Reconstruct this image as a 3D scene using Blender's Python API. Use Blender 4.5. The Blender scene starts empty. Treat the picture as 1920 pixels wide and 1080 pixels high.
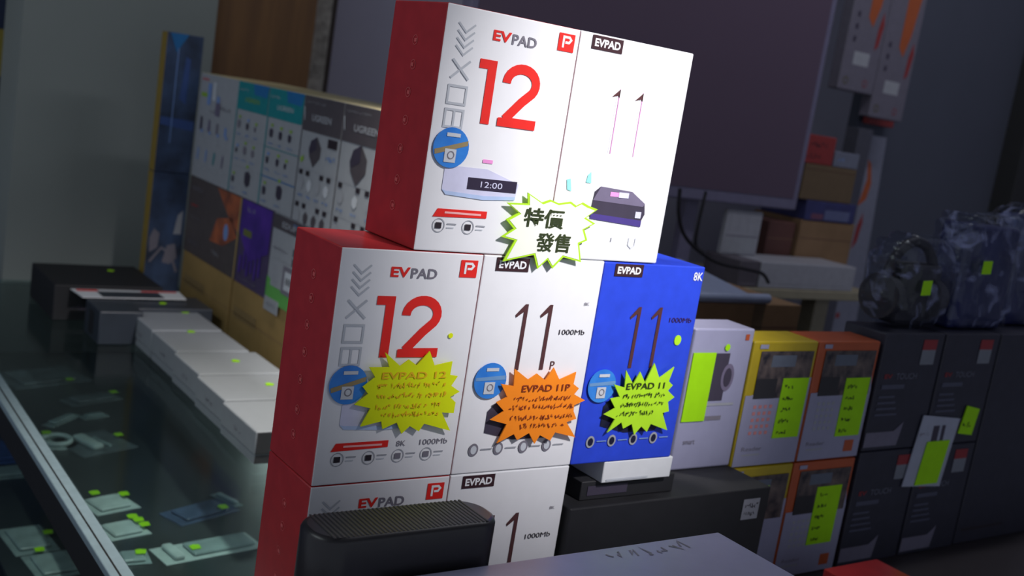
import bpy, bmesh, math, random
from mathutils import Vector, Matrix
SC = bpy.context.scene
COL = SC.collection
R = math.radians

# ------------------------------------------------------------------ camera
HC = 0.53438                      # eye height above the counter glass (counter top is z = 0)
FPX = 2068.0
b = Vector((2890, 100, FPX)).normalized()
a = Vector((-1460, -590, FPX)); a = (a - a.dot(b) * b).normalized()
c = b.cross(a)
RW = Matrix((b, a, c))
right = RW @ Vector((1, 0, 0)); up = -(RW @ Vector((0, 1, 0))); back = -(RW @ Vector((0, 0, 1)))
cd = bpy.data.cameras.new('camera'); cam = bpy.data.objects.new('camera', cd); COL.objects.link(cam)
M = Matrix((right, up, back)).transposed().to_4x4(); M.translation = (0, 0, HC)
cam.matrix_world = M
cd.sensor_width = 36; cd.lens = FPX / 1920 * 36; cd.clip_start = 0.02
cd.dof.use_dof = True; cd.dof.focus_distance = 0.92; cd.dof.aperture_fstop = 7.5
SC.camera = cam

# ------------------------------------------------------------------ view, world, lamps
SC.view_settings.view_transform = 'Standard'; SC.view_settings.look = 'None'
SC.view_settings.exposure = 0.0; SC.view_settings.gamma = 1.0; SC.view_settings.use_curve_mapping = False
w = bpy.data.worlds.new('shop_air'); SC.world = w; w.use_nodes = True
w.node_tree.nodes['Background'].inputs[0].default_value = (0.62, 0.68, 0.80, 1)
w.node_tree.nodes['Background'].inputs[1].default_value = 0.40

def lamp(name, kind, loc, target, energy, color, **kw):
    d = bpy.data.lights.new(name, kind); d.energy = energy; d.color = color
    for k, v in kw.items(): setattr(d, k, v)
    o = bpy.data.objects.new(name, d); COL.objects.link(o); o.location = loc
    o.rotation_euler = (Vector(target) - Vector(loc)).to_track_quat('-Z', 'Y').to_euler()
    return o
lamp('counter_spotlight', 'SPOT', (0.78, -0.12, 1.18), (0.725, 0.77, 0.50), 98, (1.0, 0.97, 0.98), spot_size=R(33), spot_blend=1.0, shadow_soft_size=0.05)
lamp('shelf_spotlight', 'SPOT', (0.53, 1.10, 1.30), (0.66, 1.18, 0.2), 72, (1.0, 0.96, 0.86), spot_size=R(58), spot_blend=1.0, shadow_soft_size=0.05)
lamp('added_counter_fill', 'AREA', (0.93, 1.45, -0.03), (0.45, 1.45, -0.2), 0.9, (0.9, 1.0, 0.97), shape='RECTANGLE', size=1.3, size_y=0.02)  # added fill lamp to brighten the packets under the glass
lamp('added_shelf_fill', 'AREA', (0.90, 1.75, -0.17), (0.42, 1.75, -0.25), 0.6, (0.9, 1.0, 0.97), shape='RECTANGLE', size=1.0, size_y=0.02)  # second added fill, lights the lower shelf packets
lamp('added_rear_fill', 'AREA', (1.9, 0.95, 1.75), (1.95, 1.8, 0.3), 5.5, (0.9, 0.92, 1.0), shape='RECTANGLE', size=1.2, size_y=0.1)  # added fill that lifts the dark back right area
lamp('ceiling_tube', 'AREA', (-0.9, 1.2, 1.55), (0.7, 1.5, 0.1), 5.5, (0.86, 0.97, 1.0), shape='RECTANGLE', size=1.2, size_y=0.12)

# ------------------------------------------------------------------ helpers
MATS = {}
def s2l(v):
    v /= 255.0
    return v / 12.92 if v <= 0.04045 else ((v + 0.055) / 1.055) ** 2.4
def mat(name, rgb, rough=0.55, spec=0.4, metal=0.0, var=0.06, scale=60.0, bump=0.0, emit=0.0, coat=0.0, rgb2=None, stretch=None):
    if name in MATS: return MATS[name]
    m = bpy.data.materials.new(name); m.use_nodes = True; nt = m.node_tree; bs = nt.nodes['Principled BSDF']
    col = [s2l(x) for x in rgb]
    tc = nt.nodes.new('ShaderNodeTexCoord'); no = nt.nodes.new('ShaderNodeTexNoise'); no.inputs['Scale'].default_value = scale
    no.inputs['Detail'].default_value = 4
    src = tc.outputs['Object']
    if stretch:
        mp = nt.nodes.new('ShaderNodeMapping'); mp.inputs['Scale'].default_value = stretch
        nt.links.new(src, mp.inputs['Vector']); src = mp.outputs['Vector']
    nt.links.new(src, no.inputs['Vector'])
    rp = nt.nodes.new('ShaderNodeValToRGB'); rp.color_ramp.elements[0].position = 0.3; rp.color_ramp.elements[1].position = 0.7
    if rgb2 is None:
        c0 = [x * (1 - var) for x in col]; c1 = [min(1, x * (1 + var)) for x in col]
    else:
        c0 = col; c1 = [s2l(x) for x in rgb2]
    rp.color_ramp.elements[0].color = (*c0, 1); rp.color_ramp.elements[1].color = (*c1, 1)
    nt.links.new(no.outputs['Fac'], rp.inputs['Fac']); nt.links.new(rp.outputs['Color'], bs.inputs['Base Color'])
    bs.inputs['Roughness'].default_value = rough; bs.inputs['Metallic'].default_value = metal
    bs.inputs['Specular IOR Level'].default_value = spec; bs.inputs['Coat Weight'].default_value = coat
    if bump:
        bp = nt.nodes.new('ShaderNodeBump'); bp.inputs['Strength'].default_value = bump; bp.inputs['Distance'].default_value = 0.002
        nt.links.new(no.outputs['Fac'], bp.inputs['Height']); nt.links.new(bp.outputs['Normal'], bs.inputs['Normal'])
    MATS[name] = m; return m
def glassmat(name, tint, refl=0.08, rough=0.02, bump=0.0, scale=20):
    if name in MATS: return MATS[name]
    m = bpy.data.materials.new(name); m.use_nodes = True; nt = m.node_tree; nt.nodes.clear()
    out = nt.nodes.new('ShaderNodeOutputMaterial'); mx = nt.nodes.new('ShaderNodeMixShader'); tr = nt.nodes.new('ShaderNodeBsdfTransparent')
    gl = nt.nodes.new('ShaderNodeBsdfGlossy'); fr = nt.nodes.new('ShaderNodeLayerWeight'); fr.inputs['Blend'].default_value = 0.5
    pw_ = nt.nodes.new('ShaderNodeMath'); pw_.operation = 'POWER'; pw_.inputs[1].default_value = 4.0; nt.links.new(fr.outputs['Facing'], pw_.inputs[0])
    ma = nt.nodes.new('ShaderNodeMath'); ma.operation = 'MULTIPLY_ADD'; ma.inputs[1].default_value = refl; ma.inputs[2].default_value = 0.03; ma.use_clamp = True; nt.links.new(pw_.outputs[0], ma.inputs[0])
    tr.inputs['Color'].default_value = (*tint, 1); gl.inputs['Roughness'].default_value = rough; gl.inputs['Color'].default_value = (0.9, 0.95, 0.95, 1)
    nt.links.new(ma.outputs[0], mx.inputs[0]); nt.links.new(tr.outputs[0], mx.inputs[1]); nt.links.new(gl.outputs[0], mx.inputs[2])
    if bump:
        tc = nt.nodes.new('ShaderNodeTexCoord'); no = nt.nodes.new('ShaderNodeTexNoise'); no.inputs['Scale'].default_value = scale; no.inputs['Detail'].default_value = 5
        bp = nt.nodes.new('ShaderNodeBump'); bp.inputs['Strength'].default_value = bump; bp.inputs['Distance'].default_value = 0.01
        nt.links.new(tc.outputs['Object'], no.inputs['Vector']); nt.links.new(no.outputs['Fac'], bp.inputs['Height']); nt.links.new(bp.outputs['Normal'], gl.inputs['Normal']); nt.links.new(bp.outputs['Normal'], fr.inputs['Normal'])
    nt.links.new(mx.outputs[0], out.inputs[0]); MATS[name] = m; return m

def painted_glints(m, rgb):  # pale diffuse streaks painted into the film as crinkle highlights
    nt = m.node_tree; out = nt.nodes['Material Output']; old = out.inputs[0].links[0].from_socket
    tc = nt.nodes.new('ShaderNodeTexCoord'); no = nt.nodes.new('ShaderNodeTexNoise'); no.inputs['Scale'].default_value = 22; no.inputs['Detail'].default_value = 3; no.inputs['Distortion'].default_value = 1.6
    rp = nt.nodes.new('ShaderNodeValToRGB'); e = rp.color_ramp.elements; e[0].position = 0.53; e[0].color = (0, 0, 0, 1); e[1].position = 0.72; e[1].color = (0.75, 0.75, 0.75, 1)
    df = nt.nodes.new('ShaderNodeBsdfDiffuse'); df.inputs['Color'].default_value = (*[s2l(x) for x in rgb], 1); mx = nt.nodes.new('ShaderNodeMixShader')
    nt.links.new(tc.outputs['Object'], no.inputs['Vector']); nt.links.new(no.outputs['Fac'], rp.inputs['Fac']); nt.links.new(rp.outputs['Color'], mx.inputs[0])
    nt.links.new(old, mx.inputs[1]); nt.links.new(df.outputs[0], mx.inputs[2]); nt.links.new(mx.outputs[0], out.inputs[0])
def thing(name, label, cat, loc, group=None, rz=0.0):
    o = bpy.data.objects.new(name, None); o.empty_display_size = 0.02; COL.objects.link(o)
    o.location = loc; o.rotation_euler = (0, 0, rz); o['label'] = label; o['category'] = cat
    if group: o['group'] = group
    return o
def tag(o, label, cat, group=None):
    o['label'] = label; o['category'] = cat
    if group: o['group'] = group
    return o
def link(name, me, parent=None, label=None):
    o = bpy.data.objects.new(name, me); COL.objects.link(o); o.parent = parent
    if label: o['label'] = label
    return o

class MB:
    def __init__(s): s.v = []; s.f = []; s.mi = []; s.ms = []; s.sm = []
    def m(s, mt):
        if mt not in s.ms: s.ms.append(mt)
        return s.ms.index(mt)
    def face(s, pts, mt, smooth=False):
        n = len(s.v); s.v += [tuple(p) for p in pts]; s.f.append(list(range(n, n + len(pts)))); s.mi.append(s.m(mt)); s.sm.append(smooth)
    def mesh(s, vs, fs, mt, smooth=False):
        n = len(s.v); s.v += [tuple(p) for p in vs]
        for f in fs: s.f.append([i + n for i in f]); s.mi.append(s.m(mt) if not isinstance(mt, list) else 0); s.sm.append(smooth)
    def box(s, x0, y0, z0, x1, y1, z1, mt, bevel=0.0, seg=2):
        """mt: one material or [-x,+x,-y,+y,-z,+z]"""
        bm = bmesh.new(); bmesh.ops.create_cube(bm, size=1)
        for v in bm.verts: v.co = Vector(((x0 + x1) / 2 + v.co.x * (x1 - x0), (y0 + y1) / 2 + v.co.y * (y1 - y0), (z0 + z1) / 2 + v.co.z * (z1 - z0)))
        if bevel: bmesh.ops.bevel(bm, geom=bm.edges[:], offset=bevel, segments=seg, affect='EDGES', profile=0.5)
        s.addbm(bm, mt, bevel > 0)
    def addbm(s, bm, mt, smooth=False):
        bm.normal_update(); n = len(s.v); bm.verts.ensure_lookup_table(); bm.verts.index_update()
        s.v += [tuple(v.co) for v in bm.verts]
        for f in bm.faces:
            s.f.append([v.index + n for v in f.verts])
            if isinstance(mt, (list, tuple)):
                nn = f.normal; k = max(range(3), key=lambda i: abs(nn[i]) + (0.001 if i == 2 else 0)); s.mi.append(s.m(mt[k * 2 + (1 if nn[k] > 0 else 0)]))
            else: s.mi.append(s.m(mt))
            s.sm.append(smooth and len(f.verts) <= 4 and f.calc_area() < 1e-4)
        bm.free()
    def cyl(s, p0, p1, r, mt, n=16, r1=None, smooth=True):
        p0 = Vector(p0); p1 = Vector(p1); d = (p1 - p0).normalized(); r1 = r if r1 is None else r1
        u = d.orthogonal().normalized(); w_ = d.cross(u)
        vs = []
        for k in range(n):
            t = 2 * math.pi * k / n; q = u * math.cos(t) + w_ * math.sin(t)
            vs.append(p0 + q * r); vs.append(p1 + q * r1)
        fs = [[2 * k, 2 * ((k + 1) % n), 2 * ((k + 1) % n) + 1, 2 * k + 1] for k in range(n)]
        s.mesh(vs, fs, mt, smooth)
        s.mesh([vs[2 * k] for k in range(n)], [list(range(n))[::-1]], mt); s.mesh([vs[2 * k + 1] for k in range(n)], [list(range(n))], mt)
    def tube(s, pts, r, mt, n=8):
        pts = [Vector(p) for p in pts]; rings = []
        for i, p in enumerate(pts):
            d = (pts[min(i + 1, len(pts) - 1)] - pts[max(i - 1, 0)]).normalized()
            u = d.cross(Vector((0.13, 0.9, 0.21))).normalized(); w_ = d.cross(u)
            rings += [p + (u * math.cos(2 * math.pi * k / n) + w_ * math.sin(2 * math.pi * k / n)) * r for k in range(n)]
        fs = [[i * n + k, i * n + (k + 1) % n, (i + 1) * n + (k + 1) % n, (i + 1) * n + k] for i in range(len(pts) - 1) for k in range(n)]
        s.mesh(rings, fs, mt, True)
    def build(s, name, parent=None, label=None):
        me = bpy.data.meshes.new(name); me.from_pydata(s.v, [], s.f); me.update()
        for m_ in s.ms: me.materials.append(m_)
        me.polygons.foreach_set('material_index', s.mi); me.polygons.foreach_set('use_smooth', s.sm)
        return link(name, me, parent, label)

_tc = {}
def textmesh(st, shear=0.0, bold=0.0):
    k = (st, shear, bold)
    if k in _tc: return _tc[k]
    cu = bpy.data.curves.new('t', 'FONT'); cu.body = st; cu.size = 1; cu.shear = shear; cu.offset = bold; cu.resolution_u = 3
    ob = bpy.data.objects.new('t', cu); COL.objects.link(ob); dg = bpy.context.evaluated_depsgraph_get(); dg.update()
    me = ob.evaluated_get(dg).to_mesh()
    vs = [v.co.copy() for v in me.vertices]; fs = [list(p.vertices) for p in me.polygons]
    ob.evaluated_get(dg).to_mesh_clear(); bpy.data.objects.remove(ob); bpy.data.curves.remove(cu)
    x0 = min(v.x for v in vs); x1 = max(v.x for v in vs); y0 = min(v.y for v in vs); y1 = max(v.y for v in vs)
    vs = [((v.x - x0), (v.y - y0)) for v in vs]
    _tc[k] = (vs, fs, x1 - x0, y1 - y0); return _tc[k]

class Art(MB):
    """flat printing on a face; coordinates in mm from the face's lower left corner"""
    def __init__(s, o, u=(1, 0, 0), v=(0, 0, 1), step=0.0003, base=0.0004):
        super().__init__(); s.o = Vector(o); s.u = Vector(u); s.vv = Vector(v); s.n = s.u.cross(s.vv); s.step = step; s.b0 = base
    def P(s, x, y, l): return s.o + s.u * x * 0.001 + s.vv * y * 0.001 + s.n * (s.b0 + l * s.step)
    def poly(s, pts, mt, l=0): s.face([s.P(x, y, l) for x, y in pts], mt)
    def rect(s, x0, y0, x1, y1, mt, l=0): s.poly([(x0, y0), (x1, y0), (x1, y1), (x0, y1)], mt, l)
    def ell(s, cx, cy, rx, ry, mt, l=0, n=28): s.poly([(cx + rx * math.cos(2 * math.pi * k / n), cy + ry * math.sin(2 * math.pi * k / n)) for k in range(n)], mt, l)
    def ring(s, cx, cy, r, w_, mt, l=0, n=24):
        for k in range(n):
            t0 = 2 * math.pi * k / n; t1 = 2 * math.pi * (k + 1) / n
            s.poly([(cx + r * math.cos(t0), cy + r * math.sin(t0)), (cx + r * math.cos(t1), cy + r * math.sin(t1)), (cx + (r - w_) * math.cos(t1), cy + (r - w_) * math.sin(t1)), (cx + (r - w_) * math.cos(t0), cy + (r - w_) * math.sin(t0))], mt, l)
    def stroke(s, pts, w_, mt, l=0, closed=False):
        pts = [Vector(p) for p in pts]; n = len(pts); L = []; Rr = []
        for i, p in enumerate(pts):
            if closed: p0 = pts[i - 1]; p1 = pts[(i + 1) % n]
            else: p0 = pts[max(0, i - 1)]; p1 = pts[min(n - 1, i + 1)]
            d0 = (p - p0).normalized() if p != p0 else (p1 - p).normalized(); d1 = (p1 - p).normalized() if p != p1 else d0
            t = (d0 + d1).normalized() if (d0 + d1).length > 1e-6 else d0; nn = Vector((-t.y, t.x)); k = min(2.0, 1 / max(0.35, abs(nn.dot(Vector((-d0.y, d0.x))))))
            L.append(p + nn * w_ / 2 * k); Rr.append(p - nn * w_ / 2 * k)
        for i in range(n if closed else n - 1):
            j = (i + 1) % n; s.poly([Rr[i], Rr[j], L[j], L[i]], mt, l)
    def text(s, st, x, y, w_, h, mt, l=0, shear=0.0, bold=0.0, rot=0.0):
        vs, fs, tw, th = textmesh(st, shear, bold); n = len(s.v); cr, sr = math.cos(R(rot)), math.sin(R(rot))
        kx = w_ / tw if w_ else h / th; ky = h / th
        for vx, vy in vs:
            px, py = vx * kx, vy * ky; s.v.append(tuple(s.P(x + px * cr - py * sr, y + px * sr + py * cr, l)))
        for f in fs: s.f.append([i + n for i in f]); s.mi.append(s.m(mt)); s.sm.append(False)
    def scribble(s, x, y, w_, h, mt, l=0, seed=0, sw=None):
        rd = random.Random(seed); sw = sw or h * 0.16; cx = x
        while cx < x + w_ - h * 0.3:
            g = h * rd.uniform(0.45, 0.85)
            if rd.random() < 0.13: cx += g * 0.6; continue
            pts = [(cx + g * rd.uniform(0, 0.9), y + h * rd.uniform(0, 1)) for _ in range(rd.choice([3, 4, 4]))]
            s.stroke(pts, sw, mt, l); cx += g
    def slab(s, pts, th, mt, l=0, side=None):
        f = [s.P(x, y, l) + s.n * th for x, y in pts]; b_ = [s.P(x, y, l) for x, y in pts]; n = len(pts)
        s.face(f, mt)
        s.face(b_[::-1], side or mt)
        for i in range(n): s.face([b_[i], b_[(i + 1) % n], f[(i + 1) % n], f[i]], side or mt)

# ------------------------------------------------------------------ materials
white = mat('glossy white card', (232, 232, 236), 0.35, 0.5, var=0.015)
white2 = mat('matt white card', (222, 224, 228), 0.5, 0.4, var=0.03)
red = mat('glossy red card', (178, 48, 52), 0.28, 0.6, var=0.08)
redp = mat('red print', (228, 40, 34), 0.5, 0.3)
blueb = mat('blue carton', (40, 70, 208), 0.4, 0.5, var=0.08)
inkgrey = mat('grey print', (120, 116, 128), 0.5)
inklight = mat('pale grey print', (196, 200, 208), 0.5)
inkmid = mat('mid grey print', (158, 160, 168), 0.5)
boxg = mat('silver grey print', (188, 192, 200), 0.45)
ink = mat('dark print', (44, 36, 44), 0.5)
brownfoil = mat('dark copper foil', (88, 52, 54), 0.4, 0.6, metal=0.2)
tagbrown = mat('maroon black label', (58, 34, 40), 0.4)
stblue = mat('blue disc sticker', (38, 112, 204), 0.35, rgb2=(60, 140, 226), scale=40)
stdk = mat('sticker navy print', (30, 60, 120), 0.4)
stgold = mat('sticker ochre band', (150, 132, 96), 0.4)
neony = mat('neon yellow card', (226, 238, 20), 0.6, 0.2, var=0.03)
neony_o = mat('orange pen', (236, 186, 26), 0.6)
neono = mat('neon orange card', (250, 140, 34), 0.6, 0.2, var=0.03)
neono_d = mat('brown pen on orange', (134, 52, 26), 0.6)
neong = mat('neon green card', (176, 226, 44), 0.6, 0.2, var=0.04)
neongd = mat('neon green label', (160, 222, 20), 0.55, 0.2, var=0.04)
olive = mat('dark olive pen', (44, 56, 22), 0.6)
washed_card = mat('washed out neon card', (236, 238, 226), 0.6, 0.2, var=0.01)  # neon card painted near white, overexposure put into the colour
devgrey = mat('printed dark device', (64, 58, 74), 0.4)
devtop = mat('printed device lid', (112, 104, 128), 0.4)
lav = mat('printed lavender device', (206, 206, 232), 0.4)
cyanp = mat('turquoise print', (150, 232, 226), 0.5)
pinkp = mat('pink print', (238, 150, 214), 0.5)
brown = mat('brown corrugated card', (158, 130, 82), 0.75, 0.2, var=0.12, scale=14, bump=0.15)
browndk = mat('dark brown corrugated card', (138, 110, 84), 0.8, 0.2, var=0.12, scale=14)
blackp = mat('satin black plastic', (40, 38, 42), 0.35, 0.5, var=0.08)
blackm = mat('matt black card', (34, 34, 38), 0.6, 0.4, var=0.1)
teal = mat('teal card', (26, 132, 140), 0.45)
tealdk = mat('blue print', (36, 110, 170), 0.45)
bluep = mat('soft blue print', (120, 150, 205), 0.5)
greenp = mat('lime print', (140, 176, 60), 0.5)
hdr = mat('charcoal header card', (82, 76, 82), 0.4)
smoke = mat('smoky brown black card', (84, 76, 76), 0.5, 0.4, var=0.1)
yel = mat('yellow card', (176, 154, 28), 0.4, 0.5, var=0.06)
org = mat('orange card', (178, 82, 42), 0.4, 0.5, var=0.06)
purp = mat('purple print', (88, 52, 160), 0.45, rgb2=(60, 40, 120), scale=18)

# ------------------------------------------------------------------ setting
def struct(name, args, mt, bevel=0.0):
    k = MB(); k.box(*args, mt, bevel); o = k.build(name); o['kind'] = 'structure'; return o
wallm = mat('grey green painted wall', (138, 144, 142), 0.8, 0.2, var=0.05, scale=3)
wallb = mat('dark blue grey wall', (172, 170, 190), 0.8, 0.2, var=0.06, scale=3)
struct('floor', (-2.0, -1.5, -1.0, 3.4, 3.6, -0.95), mat('speckled floor tile', (96, 94, 90), 0.5, var=0.15))
struct('ceiling', (-2.0, -1.5, 1.9, 3.4, 3.6, 1.95), mat('off white ceiling', (150, 150, 150), 0.8))
struct('wall_left', (0.475, 2.44, -0.95, 0.87, 2.62, 1.9), wallm)
struct('wall_back', (0.87, 2.72, -0.95, 3.3, 2.8, 1.9), wallb)
struct('wall_far', (-2.0, 3.4, -0.95, 0.87, 3.45, 1.9), mat('distant blue wall', (60, 78, 120), 0.8))
struct('wall_right', (3.1, -1.2, -0.95, 3.18, 2.72, 1.9), wallb)
struct('trim_pillar', (1.12, 2.50, -0.95, 1.17, 2.715, 1.9), mat('speckled grey stone pillar', (150, 146, 140), 0.7, var=0.35, scale=55))
struct('trim_recess', (1.17, 2.60, -0.95, 1.23, 2.715, 1.9), mat('dark brown recess', (66, 58, 56), 0.7, var=0.2, scale=9))

wood = mat('brown wood veneer', (108, 78, 54), 0.55, 0.4, rgb2=(126, 92, 60), scale=9, stretch=(6, 6, 0.5))
t = thing('wooden_cabinet', 'tall plain brown wood veneer cabinet behind the white printed cartons', 'cabinet', (0.99, 2.56, -0.95))
k = MB(); k.box(-0.12, -0.09, 0, 0.125, 0.14, 2.6, wood, 0.002); k.build('body', t)
k = MB(); k.box(-0.117, -0.102, 0.1, 0.122, -0.0905, 2.58, wood, 0.002); k.build('door', t)

# ------------------------------------------------------------------ glass display counter
gtop = glassmat('counter glass', (0.84, 0.92, 0.92), 0.45, 0.10)
gfront = glassmat('front glass', (0.86, 0.92, 0.92), 0.3, 0.06)
alu = mat('brushed aluminium rail', (140, 160, 170), 0.4, 0.5, metal=0.1, var=0.08, stretch=(1, 1, 1))
dkrail = mat('black rubber gasket', (26, 27, 30), 0.6)
inner = mat('dark counter interior', (60, 64, 66), 0.6, var=0.2, scale=6)
t = thing('display_counter', 'long glass topped display counter with a silver metal edge rail', 'counter', (0.36, 1.2, -0.95))
def cb(name, x0, y0, z0, x1, y1, z1, m_, bev=0.0, par=None):
    k = MB(); k.box(x0 - 0.36, y0 - 1.2, z0 + 0.95, x1 - 0.36, y1 - 1.2, z1 + 0.95, m_, bev); return k.build(name, par or t)
cb('glass_top', 0.351, 0.30, -0.008, 0.99, 2.43, -0.0002, gtop)
rl = cb('edge_rail', 0.327, 0.30, -0.010, 0.350, 2.43, -0.0004, alu, 0.0015)
cb('rail_groove', 0.3355, 0.301, -0.0004, 0.3375, 2.429, -0.0001, dkrail, 0, rl)
cb('rail_gasket', 0.328, 0.30, -0.050, 0.349, 2.43, -0.0105, dkrail, 0.001)
cb('front_glass', 0.332, 0.30, -0.60, 0.337, 2.43, -0.051, gfront)
cb('base_cabinet', 0.327, 0.30, -0.95, 0.99, 2.43, -0.605, inner)
cb('back_panel', 0.975, 0.30, -0.60, 0.99, 2.43, -0.0085, inner)
cb('end_panel', 0.340, 0.30, -0.60, 0.97, 0.312, -0.0085, inner)
cb('end_panel', 0.340, 2.418, -0.60, 0.97, 2.43, -0.0085, inner)
cb('shelf', 0.420, 0.315, -0.162, 0.97, 2.415, -0.155, mat('dark green shelf glass', (52, 56, 57), 0.3, 0.5, var=0.2, scale=5))
cb('shelf', 0.345, 0.315, -0.257, 0.97, 2.415, -0.250, MATS['dark green shelf glass'])

# packages inside the counter: (x, y, z, w along y, d along x, rot, body colour kind, sticker dx dy)
pw = mat('clear grey blister', (140, 156, 156), 0.3, 0.6, var=0.18, scale=40)
pwt = mat('frosted white packet', (180, 192, 190), 0.35, 0.5, var=0.12, scale=50)
pbl = mat('dark blue packet', (60, 84, 140), 0.4, var=0.2)
pdk = mat('smoky plastic packet', (92, 100, 104), 0.35, 0.6, var=0.3, scale=30)
ZS = -0.155; ZL = -0.250
packs = [   # x, y, z, size along y, size along x, turn, material, label, green dots (mm), blister shape
 (0.480, 1.582, ZS, .062, .070, 0.25, pwt, 'upper of two whitish blister packs with green tags near the rail', [(30, 12), (-6, 34)], 0),
 (0.474, 1.487, ZS, .055, .062, 0.2, pwt, 'whitish blister pack with a long green tag down its right side', [(28, 10), (28, -8), (26, 24)], 0),
 (0.462, 1.395, ZS, .040, .044, -0.1, pw, 'small grey packet by the rail, nearest the bottom of the picture', [(10, 4)], 0),
 (0.568, 1.400, ZS, .055, .150, 0.15, pwt, 'long frosted pack with a bright stripe near the red carton stack', [(-22, -3)], 2),
 (0.600, 1.525, ZS, .055, .110, 0.35, mat('bluish clear film packet', (70, 84, 110), 0.3, 0.6, var=0.3, scale=30), 'dim bluish film packet with green dot, deeper in the counter', [(30, -16)], 0),
 (0.465, 1.858, ZS, .085, .060, 0.0, pwt, 'round white coil packet touching the rail', [(-12, 22)], 1),
 (0.525, 1.845, ZS, .100, .105, 0.35, pdk, 'clear bag holding a small white plug, green dot at its corner', [(48, 2)], 3),
 (0.500, 1.970, ZS, .022, .085, 0.75, pw, 'thin stick shaped whitish packet lying diagonally', [], 0),
 (0.560, 1.985, ZS, .020, .050, 0.3, pw, 'short pale connector packet beside the thin stick packet', [], 0),
 (0.580, 2.085, ZS, .045, .110, 0.35, pdk, 'dim blister pack with green dot at its right end', [(50, 4)], 0),
 (0.520, 2.235, ZS, .110, .160, 0.3, pdk, 'large blurry pale pack at the far end of the shelf', [(30, -52)], 0),
 (0.655, 1.560, ZS, .060, .016, 0.35, pw, 'small grey stick lying beside the bluish film packet', [], 0),
 (0.395, 1.690, ZL, .100, .066, 0.1, pw, 'upper pale pack on lower shelf, seen through the front glass', [(30, 4)], 0),
 (0.412, 1.595, ZL, .085, .070, 0.1, pw, 'lower pale pack on lower shelf, at the bottom left corner', [(-8, 44)], 0),
 (0.436, 2.080, ZL, .120, .085, 0.1, pbl, 'dark blue pack on lower shelf by the left edge of picture', [], 0),
 (0.425, 1.975, ZL, .055, .085, 0.1, pw, 'grey white pack on lower shelf next to the dark blue one', [], 0),
]
for i, (x, y, z, wy, dx, rz, m_, lab, dots, shp) in enumerate(packs):
    t = thing('blister_pack', lab, 'package', (x, y, z + 0.0002), 'packets lying inside the glass counter', rz)
    k = MB()
    if shp == 1:
        k.cyl((0, 0, 0), (0, 0, 0.0015), 0.036, m_, 28); k.build('backing_card', t); k = MB()
        k.tube([(0.024 * math.cos(R(q)), 0.024 * math.sin(R(q)), 0.006) for q in range(0, 361, 15)], 0.0045, m_, 8); k.build('coil', t)
    else:
        k.box(-dx / 2, -wy / 2, 0, dx / 2, wy / 2, 0.0015, m_, 0.0005); k.build('backing_card', t); k = MB()
        if shp == 3: k.box(-0.024, -0.034, 0.0017, -0.004, 0.030, 0.012, pwt, 0.004, 3); k.box(0.008, -0.03, 0.0017, 0.014, 0.02, 0.006, pw, 0.002, 2); k.build('plug', t)
        elif shp == 2:
            k.box(-dx * .40, -wy * .4, 0.0017, -dx * .30, wy * .42, 0.009, pwt, 0.003, 3); k.box(-dx * .2, -wy * .35, 0.0017, dx * .44, wy * .36, 0.007, pw, 0.003, 3); k.build('blister', t)
        else: k.box(-dx * 0.36, -wy * 0.38, 0.0017, dx * 0.34, wy * 0.38, 0.0065, m_, 0.003, 3); k.build('blister', t)
    for dx_, dy_ in dots:
        k = Art((dx_ / 1000, dy_ / 1000, 0.0072 if shp != 1 else 0.011), (1, 0, 0), (0, 1, 0)); k.slab([(-7, -6), (6, -7), (9, 5), (1, 8), (-6, 6)], 0.001, neongd); k.build('price_sticker', t)

# ------------------------------------------------------------------ boxes of the main stack
def carton(x1, y1, z1, mt, parent, name='carton', bevel=0.0012):
    k = MB(); k.box(0, 0, 0, x1, y1, z1, mt, bevel); return k.build(name, parent)

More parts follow.
